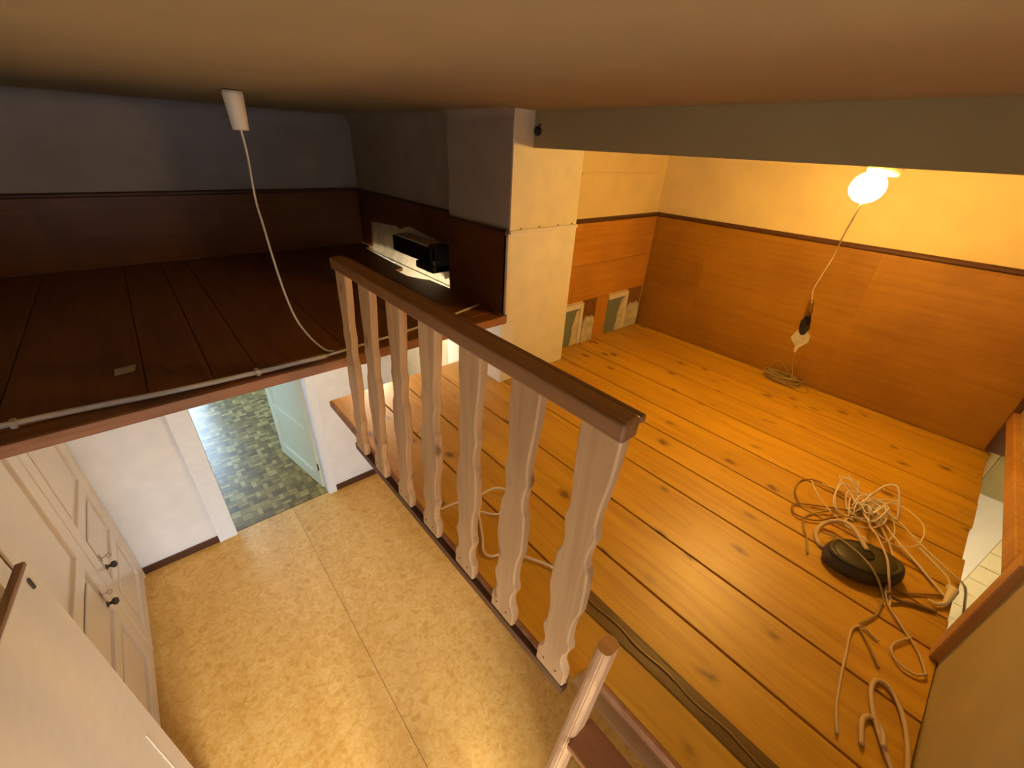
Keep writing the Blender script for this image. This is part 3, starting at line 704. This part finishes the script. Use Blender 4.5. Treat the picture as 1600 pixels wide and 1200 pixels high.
# ------------------------------------------------------------------ cable tangle by the hatch
tr = thing('extension_reel', (1.58, -.10, ZP), 'dark olive oval extension reel under the cable tangle', 'extension reel')
def oval(name, cx, cy, rx, ry, ang, prof, mat, parent):
    bm = bmesh.new(); rings = []; n = 32
    for s_, z in prof:
        rings.append([bm.verts.new((cx + rx * s_ * math.cos(a) * math.cos(ang) - ry * s_ * math.sin(a) * math.sin(ang), cy + rx * s_ * math.cos(a) * math.sin(ang) + ry * s_ * math.sin(a) * math.cos(ang), z)) for a in [2 * math.pi * k / n for k in range(n)]])
    for A, B in zip(rings, rings[1:]):
        for k in range(n): bm.faces.new((A[k], A[(k + 1) % n], B[(k + 1) % n], B[k]))
    bm.faces.new(rings[0]); bm.faces.new(rings[-1]); return link(name, bm, mat, parent, True)
oval('casing', 1.575, -.105, .120, .078, 2.15, [(.80, ZP + .0005), (.95, ZP + .008), (1.0, ZP + .025), (.97, ZP + .045), (.86, ZP + .058), (.62, ZP + .063)], 'dark_olive', tr)
oval('hub', 1.582, -.10, .030, .026, 0, [(1, ZP + .055), (1, ZP + .066), (.8, ZP + .067)], 'black', tr)
oval('rim', 1.575, -.105, .112, .071, 2.15, [(.98, ZP + .050), (1.0, ZP + .058), (.9, ZP + .064), (.84, ZP + .060)], 'dark_olive', tr)
E2 = ZP + .005
def P2(*pts): return [(x, y, ZP + .004 + z) for x, y, z in pts]
def cord(label, pts, r, mat, name='cable', group=None):
    t = tag(tube(name, pts, r, mat, None, 8, 7), label, 'cable', group); return t
cord('thick beige cable looped beside the dark reel', P2((1.60, -.10, .062), (1.67, -.04, .07), (1.70, .00, .05), (1.685, .035, .02), (1.63, .045, .006), (1.575, .02, .004), (1.57, -.02, .01), (1.555, -.07, .05)), .008, 'cord_beige')
cord('brown double wire making a long loop left of the tangle', P2((1.86, -.03, .02), (1.80, .06, .01), (1.745, .13, .006), (1.705, .152, .006), (1.66, .13, .006), (1.68, .07, .008), (1.76, .02, .012), (1.87, -.05, .02)), .0035, 'cord_brown')
cord('brown wire arching at the far side of the tangle', P2((1.90, -.01, .02), (1.945, .07, .01), (1.955, .145, .004), (1.90, .185, .004), (1.80, .175, .004), (1.735, .135, .004)), .003, 'cord_brown')
cord('brown wire running from the tangle towards the hatch', P2((1.90, -.04, .02), (1.83, -.10, .01), (1.78, -.17, .004), (1.745, -.24, .004), (1.69, -.29, .004)), .003, 'cord_brown')
cord('brown wire across the boards right of the reel', P2((1.53, -.18, .03), (1.56, -.22, .006), (1.605, -.26, .004), (1.65, -.30, .004), (1.68, -.325, .004)), .0035, 'cord_brown')
cord('dark thick lead right of the dark reel', P2((1.50, -.19, .03), (1.52, -.22, .008), (1.55, -.265, .005), (1.57, -.31, .005)), .006, 'cord_brown')
rndw = random.Random(11)
for k in range(8):
    c0 = (1.89 + rndw.uniform(-.05, .05), -.03 + rndw.uniform(-.04, .04))
    a0 = rndw.random() * 6.28; pts = []
    for i in range(9):
        a = a0 + i * 1.15; rr = rndw.uniform(.02, .125) if k % 2 else rndw.uniform(.02, .075)
        pts.append((c0[0] + rr * 1.15 * math.cos(a), c0[1] + rr * .8 * math.sin(a), rndw.uniform(.004, .075)))
    cord('thin white wire knotted in the heap behind the dark reel', P2(*pts), .0026, 'cord_white', 'white_wire', 'white wires of the knotted heap')
for k, (cx, cy, rx, ry, ph, lab) in enumerate([(1.93, -.02, .12, .10, .3, 'widest loose white wire loop around the heap'), (1.86, .02, .10, .12, 1.5, 'loose white wire loop on the left of the heap'), (1.88, -.12, .13, .09, 2.6, 'loose white wire loop on the hatch side of the heap'), (1.80, -.08, .12, .07, 4.0, 'loose white wire loop between the heap and the dark reel')]):
    cord(lab, P2(*[(cx + rx * (1 + .12 * math.sin(3 * a + k)) * math.cos(a + ph), cy + ry * (1 + .15 * math.cos(2 * a + k)) * math.sin(a + ph), .012 + .02 * (1 + math.sin(2 * a + k))) for a in [i * .62 for i in range(9 + k % 2)]]), .0024, 'cord_white', 'white_wire')
cord('white wire arching up over the top of the heap', P2((1.90, -.03, .06), (1.935, -.055, .13), (1.94, -.085, .15), (1.92, -.11, .12), (1.88, -.14, .05)), .004, 'cord_white', 'white_wire')
cord('long white wire from the heap out through the hatch', P2((1.91, -.05, .06), (1.88, -.14, .05), (1.84, -.22, .03), (1.80, -.30, .015), (1.78, -.352, .004), (1.775, -.375, -.03), (1.77, -.42, -.16)), .0035, 'cord_white', 'white_wire')
cord('second white wire from the heap to the hatch sill', P2((1.89, -.06, .05), (1.82, -.15, .02), (1.76, -.22, .012), (1.70, -.28, .01), (1.655, -.325, .008)), .0035, 'cord_white', 'white_wire')
cord('tan wire falling from the heap past the dark reel', P2((1.88, -.05, .06), (1.78, -.07, .05), (1.68, -.11, .075), (1.60, -.15, .075), (1.53, -.175, .06), (1.50, -.20, .02), (1.47, -.21, .006)), .0035, 'cord_beige')
cord('tan wire curling down around the right of the reel', P2((1.86, -.06, .05), (1.80, -.12, .03), (1.72, -.165, .02), (1.62, -.19, .02), (1.53, -.185, .02), (1.475, -.205, .008), (1.44, -.235, .005), (1.40, -.27, .004), (1.36, -.30, .004), (1.30, -.325, .004)), .0035, 'cord_beige')
cord('tan wire bowing left of the dark reel', P2((1.80, .03, .02), (1.74, .075, .006), (1.68, .098, .004), (1.62, .085, .004), (1.56, .055, .004), (1.49, .03, .003)), .003, 'cord_tan')
cord('tan twine crossing over the front of the reel', P2((1.62, .03, .02), (1.585, -.02, .06), (1.55, -.08, .072), (1.515, -.135, .065), (1.485, -.185, .02), (1.45, -.19, .005), (1.41, -.19, .004), (1.36, -.175, .004), (1.32, -.165, .004), (1.27, -.20, .004), (1.22, -.235, .004)), .003, 'cord_tan')
cord('long beige wire leading along the floor to the bottom edge', P2((1.31, -.215, .004), (1.325, -.175, .004), (1.30, -.155, .004), (1.25, -.155, .004), (1.19, -.163, .004), (1.12, -.170, .004), (1.02, -.185, .004), (.95, -.205, .004)), .0035, 'cord_beige')
cord('thick beige cable looped at the lower right corner', P2((.96, -.315, .005), (1.05, -.262, .005), (1.13, -.235, .005), (1.175, -.238, .005), (1.18, -.265, .005), (1.14, -.295, .005), (1.08, -.318, .005), (1.00, -.333, .005), (.93, -.335, .005)), .006, 'cord_beige')
cord('small beige cable loop at the bottom edge of the picture', P2((.97, -.25, .005), (1.03, -.238, .005), (1.058, -.25, .005), (1.045, -.275, .006), (1.00, -.285, .012)), .006, 'cord_beige')
cord('curled tan wire end near the right wall', P2((1.40, -.275, .006), (1.335, -.245, .006), (1.295, -.25, .006), (1.275, -.275, .006), (1.278, -.305, .006), (1.30, -.322, .01)), .0035, 'cord_beige')
hk = thing('white_plug', (1.63, -.315, ZP), 'white plug and hook ending at the hatch sill', 'plug')
bm = bmesh.new(); add_tube(bm, P2((1.70, -.322, .02), (1.68, -.328, .03), (1.65, -.326, .02), (1.62, -.322, .012), (1.60, -.305, .008), (1.605, -.285, .006)), [.012, .014, .011, .007, .006, .003], 10); link('plug_body', bm, 'cord_white', hk, True)
tube('plug_lead', P2((1.70, -.322, .02), (1.73, -.31, .03), (1.76, -.28, .03), (1.80, -.22, .04)), .003, 'cord_white', hk, 6, 6)
# white cable behind the balusters
cord('white cable lying on the boards behind the balusters', P2((.575, 1.005, .004), (.62, 1.0, .004), (.665, .985, .006), (.70, .94, .006), (.73, .96, .02), (.80, .955, .02), (.835, .915, .01), (.80, .86, .004), (.73, .855, .004), (.685, .90, .006), (.66, .87, .004), (.62, .80, .004), (.590, .755, .004), (.60, .72, .004), (.655, .70, .004), (.69, .645, .004), (.727, .575, .004), (.735, .53, .004)), .004, 'cord_white')
